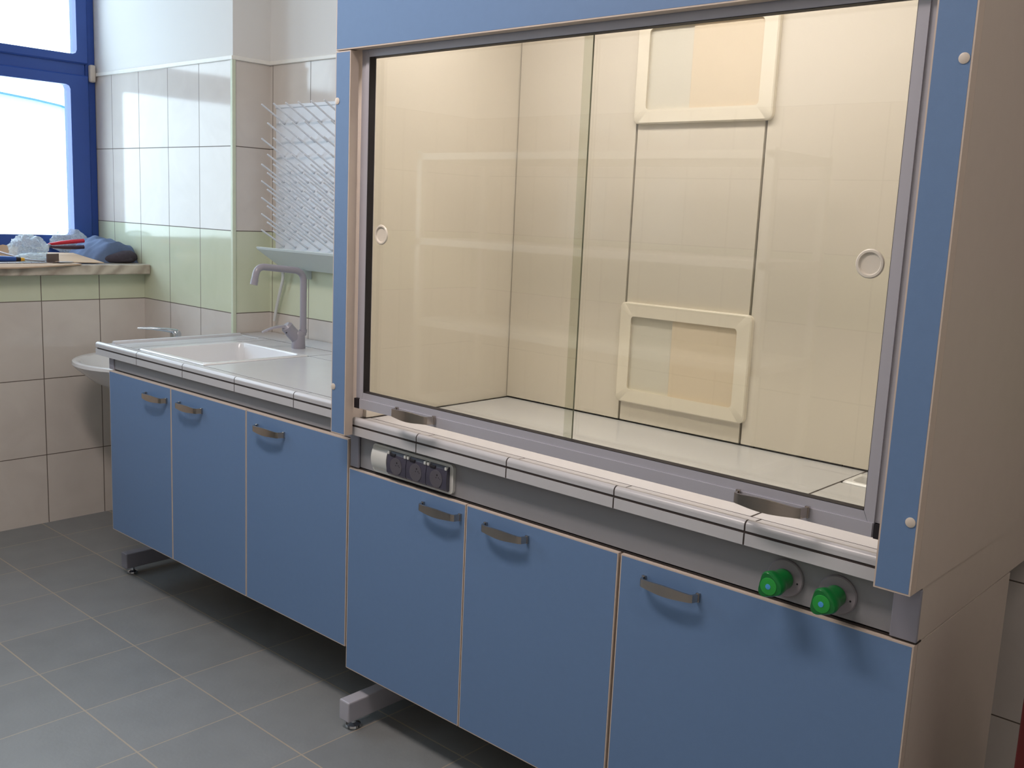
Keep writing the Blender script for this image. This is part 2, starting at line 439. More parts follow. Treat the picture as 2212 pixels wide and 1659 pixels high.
# ------------------------------------------------------------------ handles and cabinet fronts
def arch_handle(name, xa, xb, y, z, parent, h=.016, proj=.030):
    """bow handle: flat strap bulging out from the front"""
    bm = nb(); n = 22; L_ = []
    xc, hw = (xa+xb)/2, (xb-xa)/2
    for k in range(n+1):
        s = -1 + 2*k/n; a = abs(s)
        out = proj*(1-.28*s*s) if a < .80 else proj*(1-.28*.64)*max(0.0, math.sqrt(max(0, 1-((a-.80)/.20)**2)))
        L_.append((xc+hw*s, y-out))
    th = .0045
    rings = []
    for k, (x, yy) in enumerate(L_):
        p0 = Vector((*L_[max(k-1, 0)], 0)); p1 = Vector((*L_[min(k+1, n)], 0)); d = (p1-p0).normalized(); nn = Vector((-d.y, d.x, 0))
        hh = h*(1.0+.16*math.cos(PI*k/n*2-PI))
        for_ = [(x, yy, z-hh), (x, yy, z+hh), (x+nn.x*th, yy+nn.y*th, z+hh), (x+nn.x*th, yy+nn.y*th, z-hh)]
        rings.append([bm.verts.new(q) for q in for_])
    for a, b_ in zip(rings, rings[1:]):
        for i in range(4): bm.faces.new((a[i], a[(i+1) % 4], b_[(i+1) % 4], b_[i]))
    bm.faces.new(rings[0]); bm.faces.new(rings[-1])
    bmesh.ops.recalc_face_normals(bm, faces=bm.faces)
    for sgn in (-1, 1):
        xx = xc+sgn*(hw-.004); bx(bm, xx-.004, xx+.004, y-.006, y, z-h*.95, z+h*.95)
    return obj(name, bm, STEEL, parent, smooth=True)
def door_leaf(x0, x1, z0, z1, yf, parent, hx=None, hz=None, th=.018):
    bm = nb(); g = .0015; bx(bm, x0+g, x1-g, yf, yf+th, z0, z1, 1)
    bm.normal_update()
    e = .0028
    bx(bm, x0+g+e, x1-g-e, yf-.0004, yf+.002, z0+e, z1-e, 0)
    d = obj('door', bm, [BLUE, EDGE], parent)
    arch_handle('handle', hx[0], hx[1], yf, hz, d, h=.0098)
    return d
def cabinet(name, label, x0, x1, z0, z1, doors, yf, depth, group=None):
    t = thing(name, ((x0+x1)/2, yf+.3, z0), label, 'cabinet', group)
    bm = nb(); e = .001; yb_ = yf+depth; y0 = yf+.0195
    for a, c in ((x0+e, x0+.018), (x1-.018, x1-e)): bx(bm, a, c, y0, yb_, z0, z1)
    bx(bm, x0+.018, x1-.018, y0, yb_, z0, z0+.018)
    if name == 'sink_cabinet': bx(bm, x0+.018, x1-.018, y0, y0+.035, z1-.018, z1); bx(bm, x0+.018, x1-.018, yb_-.03, yb_, z1-.018, z1)
    else: bx(bm, x0+.018, x1-.018, y0, yb_, z1-.018, z1)
    bx(bm, x0+.018, x1-.018, yb_-.006, yb_, z0+.018, z1-.018)
    obj('body', bm, CARC, t)
    for (a, c, h0, h1, hz) in doors: door_leaf(a, c, z0, z1, yf, t, (h0, h1), hz)
    return t

# left bench: cabinets
LB, LT = .2187, .8197
cabinet('sink_cabinet', 'blue two-door cabinet under the sink, farthest left by the wash basin', -1.7039, -.8153, LB, LT,
        [(-1.7039, -1.2649, -1.432, -1.287, .773), (-1.2649, -.8153, -1.208, -1.063, .775)], .0, .54)
cabinet('base_cabinet', 'blue single-door cabinet between the sink cabinet and the fume hood', -.8153, -.3185, LB, LT,
        [(-.8153, -.3185, -.757, -.612, .778)], .0, .54)
# hood base cabinets
HB, HTZ = .1581, .7416
cabinet('hood_base_cabinet', 'blue two-door cabinet under the fume hood, below the sockets', -.3155, .5985, HB, HTZ,
        [(-.3155, .139, -.016, .125, .706), (.139, .5985, .2045, .345, .706)], 0.0, .545)
cabinet('hood_base_cabinet', 'wide blue single-door cabinet under the fume hood, below the green valves', .6025, 1.2259, HB, HTZ,
        [(.6025, 1.2259, .664, .803, .703)], 0.0, .545)

# ------------------------------------------------------------------ steel bench frames with feet
def bench_frame(name, label, xs, x_left, x_right, zpanel0, zpanel1, yf0, foot_y, mt, ybk):
    t = thing(name, ((x_left+x_right)/2, .3, 0), label, 'frame')
    for x in xs:
        w_ = .044
        foot_y = foot_y if x == xs[0] else .40
        f = nb(); bx(f, x, x+w_, foot_y, .56, .028, .088, 0, .004); fo = obj('foot', f, mt, t)
        for yy in (foot_y+.035, .52):
            g = nb(); lathe(g, [(.017, 0), (.020, .003), (.019, .008), (.008, .013), (.006, .028)], (x+w_/2, yy, 0), 'z', 20)
            obj('levelling_glide', g, CHROME, fo, smooth=True)
        p = nb(); bx(p, x+.005, x+.039, .555, .585, .088, zpanel1-.03)
        obj('post', p, mt, t)
    r = nb(); bx(r, x_left, x_right, .56, .59, zpanel0+.01, zpanel1-.004); obj('rail', r, mt, t)
    for a in (x_left, x_right-.036):
        p = nb(); bx(p, a, a+.036, yf0, .555, zpanel0+.003, zpanel1-.002, 0, .002); obj('side_rail', p, mt, t)
    return t
bf = bench_frame('bench_frame', 'grey steel frame and feet carrying the left sink bench', (-1.793, -.372), -1.7229, -.3195, LT, .868, .010, .073, GREYP, .6)
box('front_panel', -1.6869, -.3555, .014, .028, LT+.006, .866, LGREY, bf)
box('gap_shade_strip', -1.6869, -.3555, .016, .026, LT+.001, LT+.006, DARKG, bf)  # dark strip painted as the shade in the groove above the doors

# ------------------------------------------------------------------ worktops
def nosing(bm, x0, x1, yf, zb, zs, zt, yin, zf):
    """front edge tile: lower strip and a rounded upper lip that falls to the field"""
    g = .0028
    lo = [(yf, zb), (yf, zs-g), (yf+.012, zs-g), (yf+.012, zb)]
    prism(bm, lo, x0, x1, ax='x')
    up = [(yf+.012, zs+g), (yf+.0005, zs+g)]
    r = zt-zs-g
    for k in range(7):
        a = PI - PI/2*k/6; up.append((yf+.010+.010*math.cos(a), zt-.010+.010*math.sin(a)))
    up += [(yf+.016, zt-.0006), (yf+.021, zt-.004), (yf+.027, zf+.001), (yin, zf), (yin, zf-.008), (yf+.012, zf-.008)]
    prism(bm, up, x0, x1, ax='x')
J = .0042
# left worktop
t = thing('left_worktop', (-1.05, .35, .868), 'off-white tiled worktop with inset sink, left of the fume hood', 'worktop')
yf, zf, zt = -.0043, .905, .9145; L0, LP = -1.7985, .3079; XE = -.3285
tl = nb()
xs = [L0+LP*k for k in range(5)]+[XE]
for a, c in zip(xs, xs[1:]): nosing(tl, a+.0018, c-.0018, yf, .868, .8925, zt, .0585, zf)
def slab(x0, x1, y0, y1, z1=zf, th=.008, bm=None): bx(bm if bm is not None else tl, x0+J/2, x1-J/2, y0+J/2, y1-J/2, z1-th, z1, 0, .0008, 1)
# left rim strip with its own lip, flat strip, sink surround and field
slab(L0+.027, -1.659, .061, YA-.004); slab(-1.659, -1.606, .061, .63)
prism(tl, [(L0+.0, .8947), (L0, .905), (L0+.003, .911), (L0+.010, zt), (L0+.018, .9125), (L0+.0258, .905), (L0+.0258, .8947)], .0585+.001, YA-.004, ax='y')
bx(tl, L0, L0+.012, .0585, YA-.004, .868, .8903)
slab(-1.606, -1.160, .488, .63)
slab(XJ+.003, -1.659, YA-.002, .632)
slab(-1.160, -.80, .488, .63); slab(-.80, XE, .488, .63) if False else None
slab(-1.160, XE, .061, .63) if False else None
slab(-1.160, XE, .061, .488); slab(-.80, XE, .488, .63)
slab(XJ+.004, -1.16, .632, YB-.004) if False else None
for a, c in ((XJ+.003, -1.53), (-1.53, -1.16), (-1.16, -.80), (-.80, XE)): slab(a, c, .632, YB-.003)
obj('tile', tl, CERAM, t)
sb = nb(); z0_, z1_ = .8905, .9046
bx(sb, L0+.012, XE, .024, .06, .872, z1_)
bx(sb, L0+.012, -1.600, .06, YA-.005, .872, z1_); bx(sb, -1.600, -1.165, .06, .075, .872, z1_)
bx(sb, -1.165, XE, .06, YB-.004, .872, z1_); bx(sb, -1.600, -1.165, .482, YB-.004, .872, z1_)
bx(sb, XJ+.004, -1.600, YA-.005+.007, YB-.004, .872, z1_)
# grout risers fill the joints to just under the tile face
for a in xs[1:-1]: nosing(sb, a-.0018, a+.0018, yf+.0005, .8685, .8925, zt-.0005, .0585, zf-.0003)
bx(sb, L0+.012, XE, yf+.002, yf+.012, .889, .896)
obj('grout_bed', sb, GROUT, t)

# inset ceramic sink
t = thing('inset_sink', (-1.385, .275, .78), 'square white ceramic sink inset in the left worktop', 'sink')
def basin(bm, ox0, ox1, oy0, oy1, ix0, ix1, iy0, iy1, zr, zflo, rr_=.03, lip=.004):
    def lp(x0, x1, y0, y1, r, z): return [bm.verts.new((a, b_, z)) for a, b_ in rr(x0, x1, y0, y1, r, 6)]
    d = .012
    Ls = [lp(ox0, ox1, oy0, oy1, .008, zr-.006), lp(ox0, ox1, oy0, oy1, .008, zr), lp(ox0+.004, ox1-.004, oy0+.004, oy1-.004, .008, zr+lip),
          lp(ix0, ix1, iy0, iy1, rr_, zr+lip), lp(ix0+.004, ix1-.004, iy0+.004, iy1-.004, rr_, zr-.002),
          lp(ix0+d, ix1-d, iy0+d, iy1-d, rr_, zflo+.025), lp(ix0+d+.02, ix1-d-.02, iy0+d+.02, iy1-d-.02, rr_, zflo+.004),
          lp((ix0+ix1)/2-.03, (ix0+ix1)/2+.03, (iy0+iy1)/2-.03, (iy0+iy1)/2+.03, .028, zflo),
          ]
    for a, b_ in zip(Ls, Ls[1:]):
        for i in range(len(a)): bm.faces.new((a[i], a[(i+1) % len(a)], b_[(i+1) % len(a)], b_[i]))
    bm.faces.new(Ls[-1])
    # outer shell so that it has a thickness
    o = [lp(ix0-.004, ix1+.004, iy0-.004, iy1+.004, rr_, zr-.010), lp(ix0+d-.006, ix1-d+.006, iy0+d-.006, iy1-d+.006, rr_, zflo-.008)]
    for i in range(len(o[0])): bm.faces.new((o[0][i], o[0][(i+1) % len(o[0])], o[1][(i+1) % len(o[0])], o[1][i]))
    for i in range(len(o[0])): bm.faces.new((Ls[0][i], Ls[0][(i+1) % len(o[0])], o[0][(i+1) % len(o[0])], o[0][i]))
    bm.faces.new(o[1])
    bmesh.ops.recalc_face_normals(bm, faces=bm.faces)
s = nb(); basin(s, -1.604, -1.1625, .0635, .4865, -1.574, -1.186, .084, .470, .905, .79)
obj('bowl', s, SINKM, t, smooth=True)
s = nb(); lathe(s, [(.026, .7905), (.026, .7935), (.020, .794), (.012, .7925), (.002, .7920)], (-1.38, .277, 0), 'z', 24)
obj('drain', s, CHROME, t, smooth=True)

# mixer tap
t = thing('mixer_tap', (-1.352, .578, .905), 'tall grey single-lever mixer tap beside the inset sink', 'tap')
bt = nb()
lathe(bt, [(.026, .9052), (.0265, .908), (.0255, .93), (.025, .955), (.024, .965), (.017, .972)], (-1.352, .578, 0), 'z', 28)
ax = Vector((-.18, -.62, .75)).normalized(); p0 = Vector((-1.352, .578, .935))
tube(bt, [p0, p0+ax*.04, p0+ax*.062, p0+ax*.070], [.022, .0235, .0225, .015], 24)
obj('body', bt, TAPG, t, smooth=True)
lv = nb(); q = p0+ax*.066
tube(lv, [q-ax*.006, q+ax*.004, q+ax*.013], [.0232, .0235, .016], 24)
dirv = Vector((-.35, -1, -.10)).normalized(); side = dirv.cross(Vector((0, 0, 1))).normalized()
prev = None
for k in range(9):
    s_ = k/8; c = q+ax*.006+dirv*(.005+.088*s_)+Vector((0, 0, .006*math.sin(PI*s_)-.012*s_)); hw = .015*(1-.35*s_); th = .005*(1-.4*s_)
    ring = [lv.verts.new(c+side*hw*a+Vector((0, 0, 1))*th*b_) for a, b_ in ((-1, -.6), (-.8, 1), (.8, 1), (1, -.6))]
    if prev:
        for i in range(4): lv.faces.new((prev[i], prev[(i+1) % 4], ring[(i+1) % 4], ring[i]))
    else: lv.faces.new(ring)
    prev = ring
lv.faces.new(prev); bmesh.ops.recalc_face_normals(lv, faces=lv.faces)
obj('lever', lv, TAPG, t, smooth=True)
dt = nb(); c = q+ax*.003+Vector((-.011, -.004, -.012))*1.35
lathe(dt, [(.004, 0), (.004, .002), (.001, .0025)], (0, 0, 0), 'z', 12)
bmesh.ops.rotate(dt, verts=dt.verts, cent=(0, 0, 0), matrix=Vector((0, 0, 1)).rotation_difference(Vector((.3, -.9, -.25))).to_matrix())
bmesh.ops.translate(dt, verts=dt.verts, vec=p0+ax*.052+Vector((.3, -.9, -.25)).normalized()*.0222)
obj('indicator_dot', dt, BLACK, t)
spt = nb()
path = bend([(-1.342, .592, .955), (-1.342, .592, 1.199), (-1.342, .388, 1.219), (-1.342, .374, 1.155)], .042, 8)
tube(spt, path, .0125, 20); so = obj('spout', spt, TAPG, t, smooth=True)
spt = nb(); d_ = (Vector(path[-1])-Vector(path[-2])).normalized(); e_ = Vector(path[-1])
tube(spt, [e_-d_*.016, e_+d_*.003], .0138, 20); obj('aerator', spt, TAPG, so, smooth=True)
spt = nb(); tube(spt, [(-1.342, .592, .965), (-1.342, .592, .978)], .0148, 20); obj('collar', spt, TAPG, so, smooth=True)

# ------------------------------------------------------------------ drying rack on the back wall
t = thing('drying_rack', (-1.44, YB, 1.187), 'white plastic glassware drying rack with slanted pegs above the tap', 'drying rack')
PY0, PY1 = .758, YB-.001
b = nb(); bx(b, -1.768, -1.10, PY0, PY1, 1.20, 1.835, 0, .003)
bx(b, -1.768, -1.10, PY0-.005, PY1, 1.828, 1.842, 0, .003)
obj('back_panel', b, RACK, t)
def peg_bm(L_=.128):
    m = nb(); a = Vector((0, -.104, .062)); n_ = a.normalized()
    tube(m, [Vector((0, 0, 0)), n_*.008, n_*(L_-.006), n_*(L_-.001), n_*L_], [.0050, .0038, .0034, .0030, .0013], 10); return m
pm = peg_bm(); pg0 = None
rows = [1.832, 1.759, 1.700, 1.638, 1.600, 1.566, 1.534, 1.501, 1.468, 1.436, 1.404, 1.372, 1.340]
tip = Vector((0, -.104, .062)).normalized()*.128
for r_, z_ in enumerate(rows):
    for k in range(7):
        x_ = -1.706+.0805*k + (.0403 if r_ % 2 else 0)
        loc = Vector((x_, PY0+.0, z_-tip.z)) - wloc(t)
        if pg0 is None:
            me = bpy.data.meshes.new('peg'); pm.to_mesh(me); pm.free(); me.materials.append(RACK)
            for p in me.polygons: p.use_smooth = True
            pg0 = bpy.data.objects.new('peg', me); COL.objects.link(pg0); pg0.parent = t; pg0.location = loc
        else:
            c = pg0.copy(); COL.objects.link(c); c.parent = t; c.location = loc
tr = nb()
pf = [(.634, 1.262), (.630, 1.270), (.636, 1.272), (.640, 1.266), (.755, 1.204), (.7575, 1.204), (.7575, 1.186), (.75, 1.186)]
prism(tr, pf, -1.715, -1.10, ax='x'); bx(tr, -1.716, -1.712, .640, .757, 1.204, 1.262) if False else None
obj('drip_tray', tr, TRAYM, t)
br = nb(); bx(br, -1.557, -1.543, .735, YB-.001, 1.150, 1.188, 0, .002); lathe(br, [(.004, 0), (.004, -.003), (.001, -.004)], (-1.550, .735, 1.163), 'y', 12)
obj('bracket', br, TRAYM, t)
# drain hose hanging from the rack tray to the worktop
b = nb(); tube(b, bend([(-1.700, .745, 1.192), (-1.70, .752, 1.15), (-1.755, .757, 1.02), (-1.772, .757, .958)], .04), .0065, 10)
obj('drain_hose', b, WPLAS, t, smooth=True)

# ------------------------------------------------------------------ wash basin and its tap on the pier wall
t = thing('wash_basin', (-2.2, YA, .60), 'round-fronted white wash basin on the wall behind the left bench', 'wash basin')
def dloop(bm, cx, cy_, rx, ry, yb_, z, n=40):
    vs = []
    for k in range(n):
        a = 2*PI*k/n; x = cx+rx*math.cos(a); y = cy_+(ry*math.sin(a) if math.sin(a) < 0 else (yb_-cy_)*min(1, abs(math.sin(a))*1.5))
        vs.append(bm.verts.new((x, y, z)))
    return vs
b = nb(); cx_, cyy = -2.2, .37
Ls = [dloop(b, cx_, cyy+.10, .06, .07, YA-.001, .60), dloop(b, cx_, cyy+.08, .13, .15, YA-.001, .625), dloop(b, cx_, cyy+.03, .22, .21, YA-.001, .68), dloop(b, cx_, cyy, .275, .245, YA-.001, .737),
      dloop(b, cx_, cyy, .287, .258, YA-.001, .752), dloop(b, cx_, cyy, .284, .255, YA-.001, .764), dloop(b, cx_, cyy, .275, .246, YA-.003, .768),
      dloop(b, cx_, cyy-.01, .245, .215, .52, .762), dloop(b, cx_, cyy-.01, .20, .17, .49, .70), dloop(b, cx_, cyy, .10, .09, .44, .655), dloop(b, cx_, cyy, .02, .02, .39, .65)]
for a, c in zip(Ls, Ls[1:]):
    for i in range(40): b.faces.new((a[i], a[(i+1) % 40], c[(i+1) % 40], c[i]))
b.faces.new(Ls[0]); b.faces.new(Ls[-1]); bmesh.ops.recalc_face_normals(b, faces=b.faces)
obj('bowl', b, SINKM, t, smooth=True)
t = thing('basin_tap', (-2.195, .545, .768), 'small chrome lever tap behind the left worktop edge, over the wash basin', 'tap')
b = nb(); lathe(b, [(.024, .7705), (.023, .79), (.022, .84), (.024, .868), (.018, .880)], (-2.195, .540, 0), 'z', 24)
tube(b, bend([(-2.19, .535, .82), (-2.19, .46, .838), (-2.19, .42, .81)], .02), .011, 14); obj('body', b, CHROME, t, smooth=True)
b = nb(); tube(b, bend([(-2.18, .535, .866), (-2.19, .50, .878), (-2.235, .40, .892), (-2.25, .37, .894)], .03), [.010]+[.0065]*15, 10) if False else tube(b, [(-2.190, .545, .877), (-2.205, .50, .886), (-2.235, .45, .892), (-2.262, .40, .893)], [.012, .009, .006, .004], 10)
obj('lever', b, CHROME, t, smooth=True)

# ------------------------------------------------------------------ fume hood
HX0, HX1 = -.3272, 1.2261
hood = thing('fume_hood', (.45, .35, .88), 'large blue-faced laboratory fume hood with glass sash and lit cream interior', 'fume hood')
YS = -.054
def board(name, x0, x1, y0, y1, z0, z1, parent=hood):
    bm = nb(); bx(bm, x0, x1, y0, y1, z0, z1, 1); e = .003
    bx(bm, x0+e, x1-e, y0-.0004, y0+.002, z0+e, z1-e, 0)
    return obj(name, bm, [BLUE, EDGE], parent)
ZTOPH = 2.42
st1 = board('stile', HX0, -.2684, YS, YS+.026, .8465, 1.829)
st2 = board('stile', 1.1635, HX1, YS, YS+.026, .8465, 1.829)
board('fascia', HX0, HX1, YS, YS+.026, 1.8315, ZTOPH)
for so_, xx in ((st1, -.3185), (st2, 1.2135)):
    for zz in (.972, 1.708):
        c = nb(); lathe(c, [(.0085, .0005), (.0085, -.0015), (.006, -.0025)], (xx, YS, zz), 'y', 20); obj('screw_cap', c, HINGE, so_, smooth=True)
for a, c in ((HX0, HX0+.018), (HX1-.018, HX1)): box('side_panel', a, c, YS+.0265, YB-.003, .8465, ZTOPH, CARC, hood)
box('top_panel', HX0+.018, HX1-.018, YS+.027, YB-.003, ZTOPH-.018, ZTOPH, CARC, hood)
# inner lining
IX0, IX1, YBK = -.288, 1.168, .598
box('lining', IX0-.012, IX0, .035, YBK+.010, .8815, 2.26, LINER, hood)
box('lining', IX1, IX1+.012, .035, YBK+.010, .8815, 2.26, LINER, hood)
box('lining_ceiling', IX0, IX1, .03, YBK+.010, 2.26, 2.272, LINER, hood)
G = .0035
for a, c in ((IX0+G, .1485-G), (.1485+G, .5355-G), (.5355+G, IX1-G)):
    box('baffle_panel', a, c, YBK, YBK+.012, .8845, 2.20, LINER, hood)
box('gap_shade_sheet', IX0-.01, IX1+.01, YBK+.045, YBK+.055, .8815, 2.26, DARKG, hood)  # dark sheet behind the baffle so its gaps read as shaded
def air_vent(x0, x1, z0, z1, fr):
    y1 = YBK; y0 = YBK-.016
    bm = nb(); ring_prism(bm, rr(x0, x1, z0, z1, .016, 5), rr(x0+.036, x1-.036, z0+fr, z1-fr, .010, 5), y0, y1-.0003, 0, .003)
    o = obj('air_vent', bm, VENT, hood, smooth=True)
    xm = x0+.19
    bm = nb(); bx(bm, x0+.030, xm, y1-.0055, y1-.001, z0+.03, z1-.03); obj('vent_plate', bm, VENTQ, o)
    bm = nb(); bx(bm, xm-.02, x1-.030, y1-.0095, y1-.006, z0+.03, z1-.03, 0, .0006, 1); obj('sliding_plate', bm, VENTP, o)
air_vent(.142, .549, .939, 1.219, .035)
air_vent(.145, .556, 1.699, 1.979, .034)
# lamp in the roof of the hood
lm = nb(); bx(lm, -.18, 1.04, .10, .22, 2.225, 2.259, 0, .006); lo = obj('lamp_housing', lm, WPLAS, hood)
lm = nb(); tube(lm, [(-.13, .16, 2.21), (.99, .16, 2.21)], .013, 14); obj('lamp_tube', lm, emis('hood_tube', 'ffe2b0', 3.0), lo)

# sash: aluminium frame, black inner gasket, two sliding panes
SY0, SY1 = -.0225, .0005
sx0, sx1, sz0, sz1 = -.234, 1.122, .9645, 1.814
sash = nb()
def mitre(bm, ox0, ox1, oz0, oz1, ix0, ix1, iz0, iz1, y0, y1):
    o = [(ox0, oz0), (ox1, oz0), (ox1, oz1), (ox0, oz1)]; i_ = [(ix0, iz0), (ix1, iz0), (ix1, iz1), (ix0, iz1)]
    for k in range(4):
        k2 = (k+1) % 4
        pl = [o[k], o[k2], i_[k2], i_[k]]
        cx = sum(p[0] for p in pl)/4; cz = sum(p[1] for p in pl)/4
        pl = [(a+(cx-a)*.0006, b_+(cz-b_)*.012) if k % 2 == 0 else (a+(cx-a)*.012, b_+(cz-b_)*.0006) for a, b_ in pl]
        prism(bm, pl, y0, y1)
OX0, OX1, OZ0, OZ1 = -.2665, 1.1615, .9205, 1.853
mitre(sash, OX0+.020, OX1-.020, OZ0+.0, OZ1, sx0, sx1, sz0, sz1, SY0, SY1)
# raised outer half of the profile
bx(sash, OX0+.0215, OX1-.0215, SY0-.003, SY0, OZ0+.001, OZ0+.026)
bx(sash, OX0, OX0+.020, SY0+.004, SY1, .947, OZ1); bx(sash, OX1-.020, OX1+.0, SY0+.004, SY1, .947, OZ1)
fr = obj('sash_frame', sash, ALU, hood)
gk = nb(); ring_prism(gk, rr(sx0-.001, sx1+.001, sz0-.001, sz1+.001, .002, 1), rr(sx0+.001, sx1-.001, sz0+.001, sz1-.001, .002, 1), SY0+.0008, SY0+.021, 0, 0)
obj('gasket', gk, BLACK, fr)
for a, c in ((OX0-.001, OX0+.0185), (OX1-.0185, OX1+.001)):
    box('end_block', a, c, SY0-.002, SY1, .920, .946, BLACK, fr)
tf = nb(); bx(tf, IX0-.012, IX1+.012, .0235, .034, 1.83, 2.28); bx(tf, HX0+.0185, HX1-.0185, YS+.027, .034, 1.856, 1.87)
obj('sash_header', tf, GREYP, hood)
def pane(x0, x1, y0, y1, em):
    bm = nb(); bx(bm, x0, x1, y0, y1, sz0-.012, sz1+.012, 0)
    bm.normal_update()
    for f in bm.faces:
        if abs(f.normal.x) > .9: f.material_index = 1
    return obj('glass_pane', bm, [GLASS, em], hood)
p1 = pane(sx0-.012, .4505, .0015, .0065, GEDGE)
p2 = pane(.421, sx1+.012, .0095, .0145, GLASS)
def pull(x, y, z, par):
    bm = nb(); lathe(bm, [(.0245, 0), (.0255, -.002), (.0235, -.0042), (.0200, -.0042), (.0185, -.002), (.0175, -.0008), (.001, -.0005)], (x, y-.0002, z), 'y', 36)
    return obj('finger_pull', bm, mat('clear_pull', 'e0d9cc', .25), par, smooth=True)
pull(-.200, .0015, 1.378, p1); pull(1.075, .0095, 1.387, p2)
arch_handle('sash_handle', -.096, .049, SY0-.003, .9395, fr, h=.0112, proj=.034)
arch_handle('sash_handle', .878, 1.026, SY0-.003, .9395, fr, h=.0112, proj=.034)
# inner jamb seen below the sash at the left, both sides
for a, c in ((HX0+.0185, IX0-.0125), (IX1+.0125, HX1-.0185)): box('jamb', a, c, YS+.0275, .60, .8815, 2.28, CARC, hood)

# the hood's tiled worktop
t = thing('hood_worktop', (.43, .3, .8425), 'cream-lit tiled worktop of the fume hood with dark joints along its nosing', 'worktop')
yf, zf2, zt2 = -.0191, .880, .890; tl = nb()
W0, W1 = -.2835, 1.1535
js = [W0, -.0272, .2807, .5886, .8965, W1]
for a, c in zip(js, js[1:]): nosing(tl, a+.0018, c-.0018, yf, .8425, .868, zt2, .0445, zf2)
XL, XRr = W0, W1
SX = .8735
for (a, c, e, f_) in ((XL, SX, .0455, .60), (SX, 1.166, .0455, .452), (1.06, 1.166, .452, .60), (SX, 1.06, .565, .60)):
    slab(a, c, e, f_, zf2, .008, tl)
slab(-.287, W0, .0455, .60, zf2, .008, tl) if False else None
obj('tile', tl, CERAM, t)
sb = nb(); bx(sb, W0, W1, .0275, .046, .847, .8775); bx(sb, XL, SX, .046, .605, .847, .8797); bx(sb, SX, 1.166, .046, .448, .847, .8797)
bx(sb, 1.065, 1.166, .448, .605, .847, .8797); bx(sb, SX, 1.065, .57, .605, .847, .8797)
for a in js[1:-1]: nosing(sb, a-.0018, a+.0018, yf+.0005, .843, .868, zt2-.0005, .0445, zf2-.0003)
bx(sb, W0, W1, yf+.002, yf+.013, .8645, .8715)
obj('grout_bed', sb, GROUT, t)
t = thing('cup_sink', (.966, .51, .80), 'small white cup sink inset at the back right inside the fume hood', 'sink')
s = nb(); basin(s, SX+.003, 1.0575, .454, .5635, SX+.018, 1.045, .468, .552, .880, .80, .02)
obj('bowl', s, SINKM, t, smooth=True)

# hood under-frame
hf = thing('support_frame', (.45, .3, 0), 'grey steel frame and feet carrying the fume hood', 'frame')
for x in (-.287, 1.15):
    f = nb(); bx(f, x, x+.042, -.043, .575, .028, .088, 0, .004); fo = obj('foot', f, ALU, hf)
    for yy in (-.008, .54):
        g = nb(); lathe(g, [(.020, 0), (.023, .003), (.021, .009), (.008, .014), (.006, .028)], (x+.021, yy, 0), 'z', 22)
        obj('levelling_glide', g, CHROME, fo, smooth=True)
    p = nb(); bx(p, x+.003, x+.039, .549, .585, .088, .742); obj('post', p, GREYP, hf)
for a, c in ((-.3155, -.2805), (1.1785, 1.2257)):
    p = nb(); bx(p, a, c, .004, .0118, HTZ+.004, .8418, 0, .002); obj('corner_post', p, GREYP, hf)
p = nb(); bx(p, -.3155, -.2980, .012, .775, HTZ+.002, .846); obj('side_rail', p, GREYP, hf)
p = nb(); bx(p, 1.2065, 1.2236, .012, .775, HTZ+.002, .846); obj('side_rail', p, CARC, hf)
p = nb(); bx(p, -.3155, 1.2085, .586, .61, HTZ+.002, .846); obj('rail', p, GREYP, hf)
sp_ = nb(); bx(sp_, -.280, 1.178, .012, .026, HTZ+.0065, .8418); obj('service_panel', sp_, LGREY, hf)
box('gap_shade_strip', -.3155, 1.2255, .010, .03, HTZ+.001, HTZ+.0035, DARKG, hf)  # dark-coloured strip put in as shade over the hood's doors

# socket strip
t = thing('socket_strip', (-.067, .012, .752), 'white wall socket strip with three dark smoked lids under the hood nosing', 'power socket')
Y0 = .012
f = nb(); prism(f, rr(-.219, .087, .7535, .829, .012, 5), Y0-.009, Y0-.0003); obj('frame', f, WPLAS, t)
f = nb(); n_ = 8
pf = [(Y0-.009, .823), (Y0-.009, .760)] + [(Y0-.009-.012*math.sin(PI*(k+1)/(n_+2))**.6, .760+(.823-.760)*(k+1)/(n_+2)) for k in range(n_+1)]
prism(f, pf, -.213, -.152, ax='x'); obj('blank_cover', f, WPLAS, t, smooth=True)
for k in range(3):
    xa = -.1495+.0755*k; xb = xa+.0735
    f = nb(); prism(f, [(Y0-.009, .822), (Y0-.009, .761), (Y0-.014, .759), (Y0-.020, .766), (Y0-.021, .79), (Y0-.018, .815), (Y0-.013, .822)], xa, xb, ax='x', mi=0)
    so_ = obj('socket_lid', f, SMOKE, t)
    g = nb(); prism(g, [(Y0-.0205, .8005), (Y0-.0220, .800), (Y0-.0218, .769), (Y0-.0205, .768)], xa+.010, xb-.010, ax='x') if False else lathe(g, [(.0225, -.0200), (.0225, -.0214), (.020, -.0216), (.001, -.0214)], ((xa+xb)/2, Y0, .787), 'y', 28)
    obj('socket_ring', g, SMOKED, so_)
    g = nb()
    for ddx, ddz, rr0 in ((.004, .010, .0022), (.010, .004, .0012), (.0005, .003, .0012), (.014, .001, .0010)): lathe(g, [(rr0, -.0215), (rr0, -.0220), (rr0*.3, -.0221)], ((xa+xb)/2+ddx, Y0, .787+ddz), 'y', 10)
    obj('printed_mark', g, BLACK, so_)
    g = nb(); bx(g, xa+.012, xa+.032, Y0-.0205, Y0-.016, .8105, .8185, 0, .002); obj('lid_catch', g, BLACK, so_)
    g = nb()
    for xx in (xa+.001, xb-.009): bx(g, xx, xx+.008, Y0-.0205, Y0-.011, .8135, .8225, 0, .002)
    obj('hinge', g, WPLAS, so_)

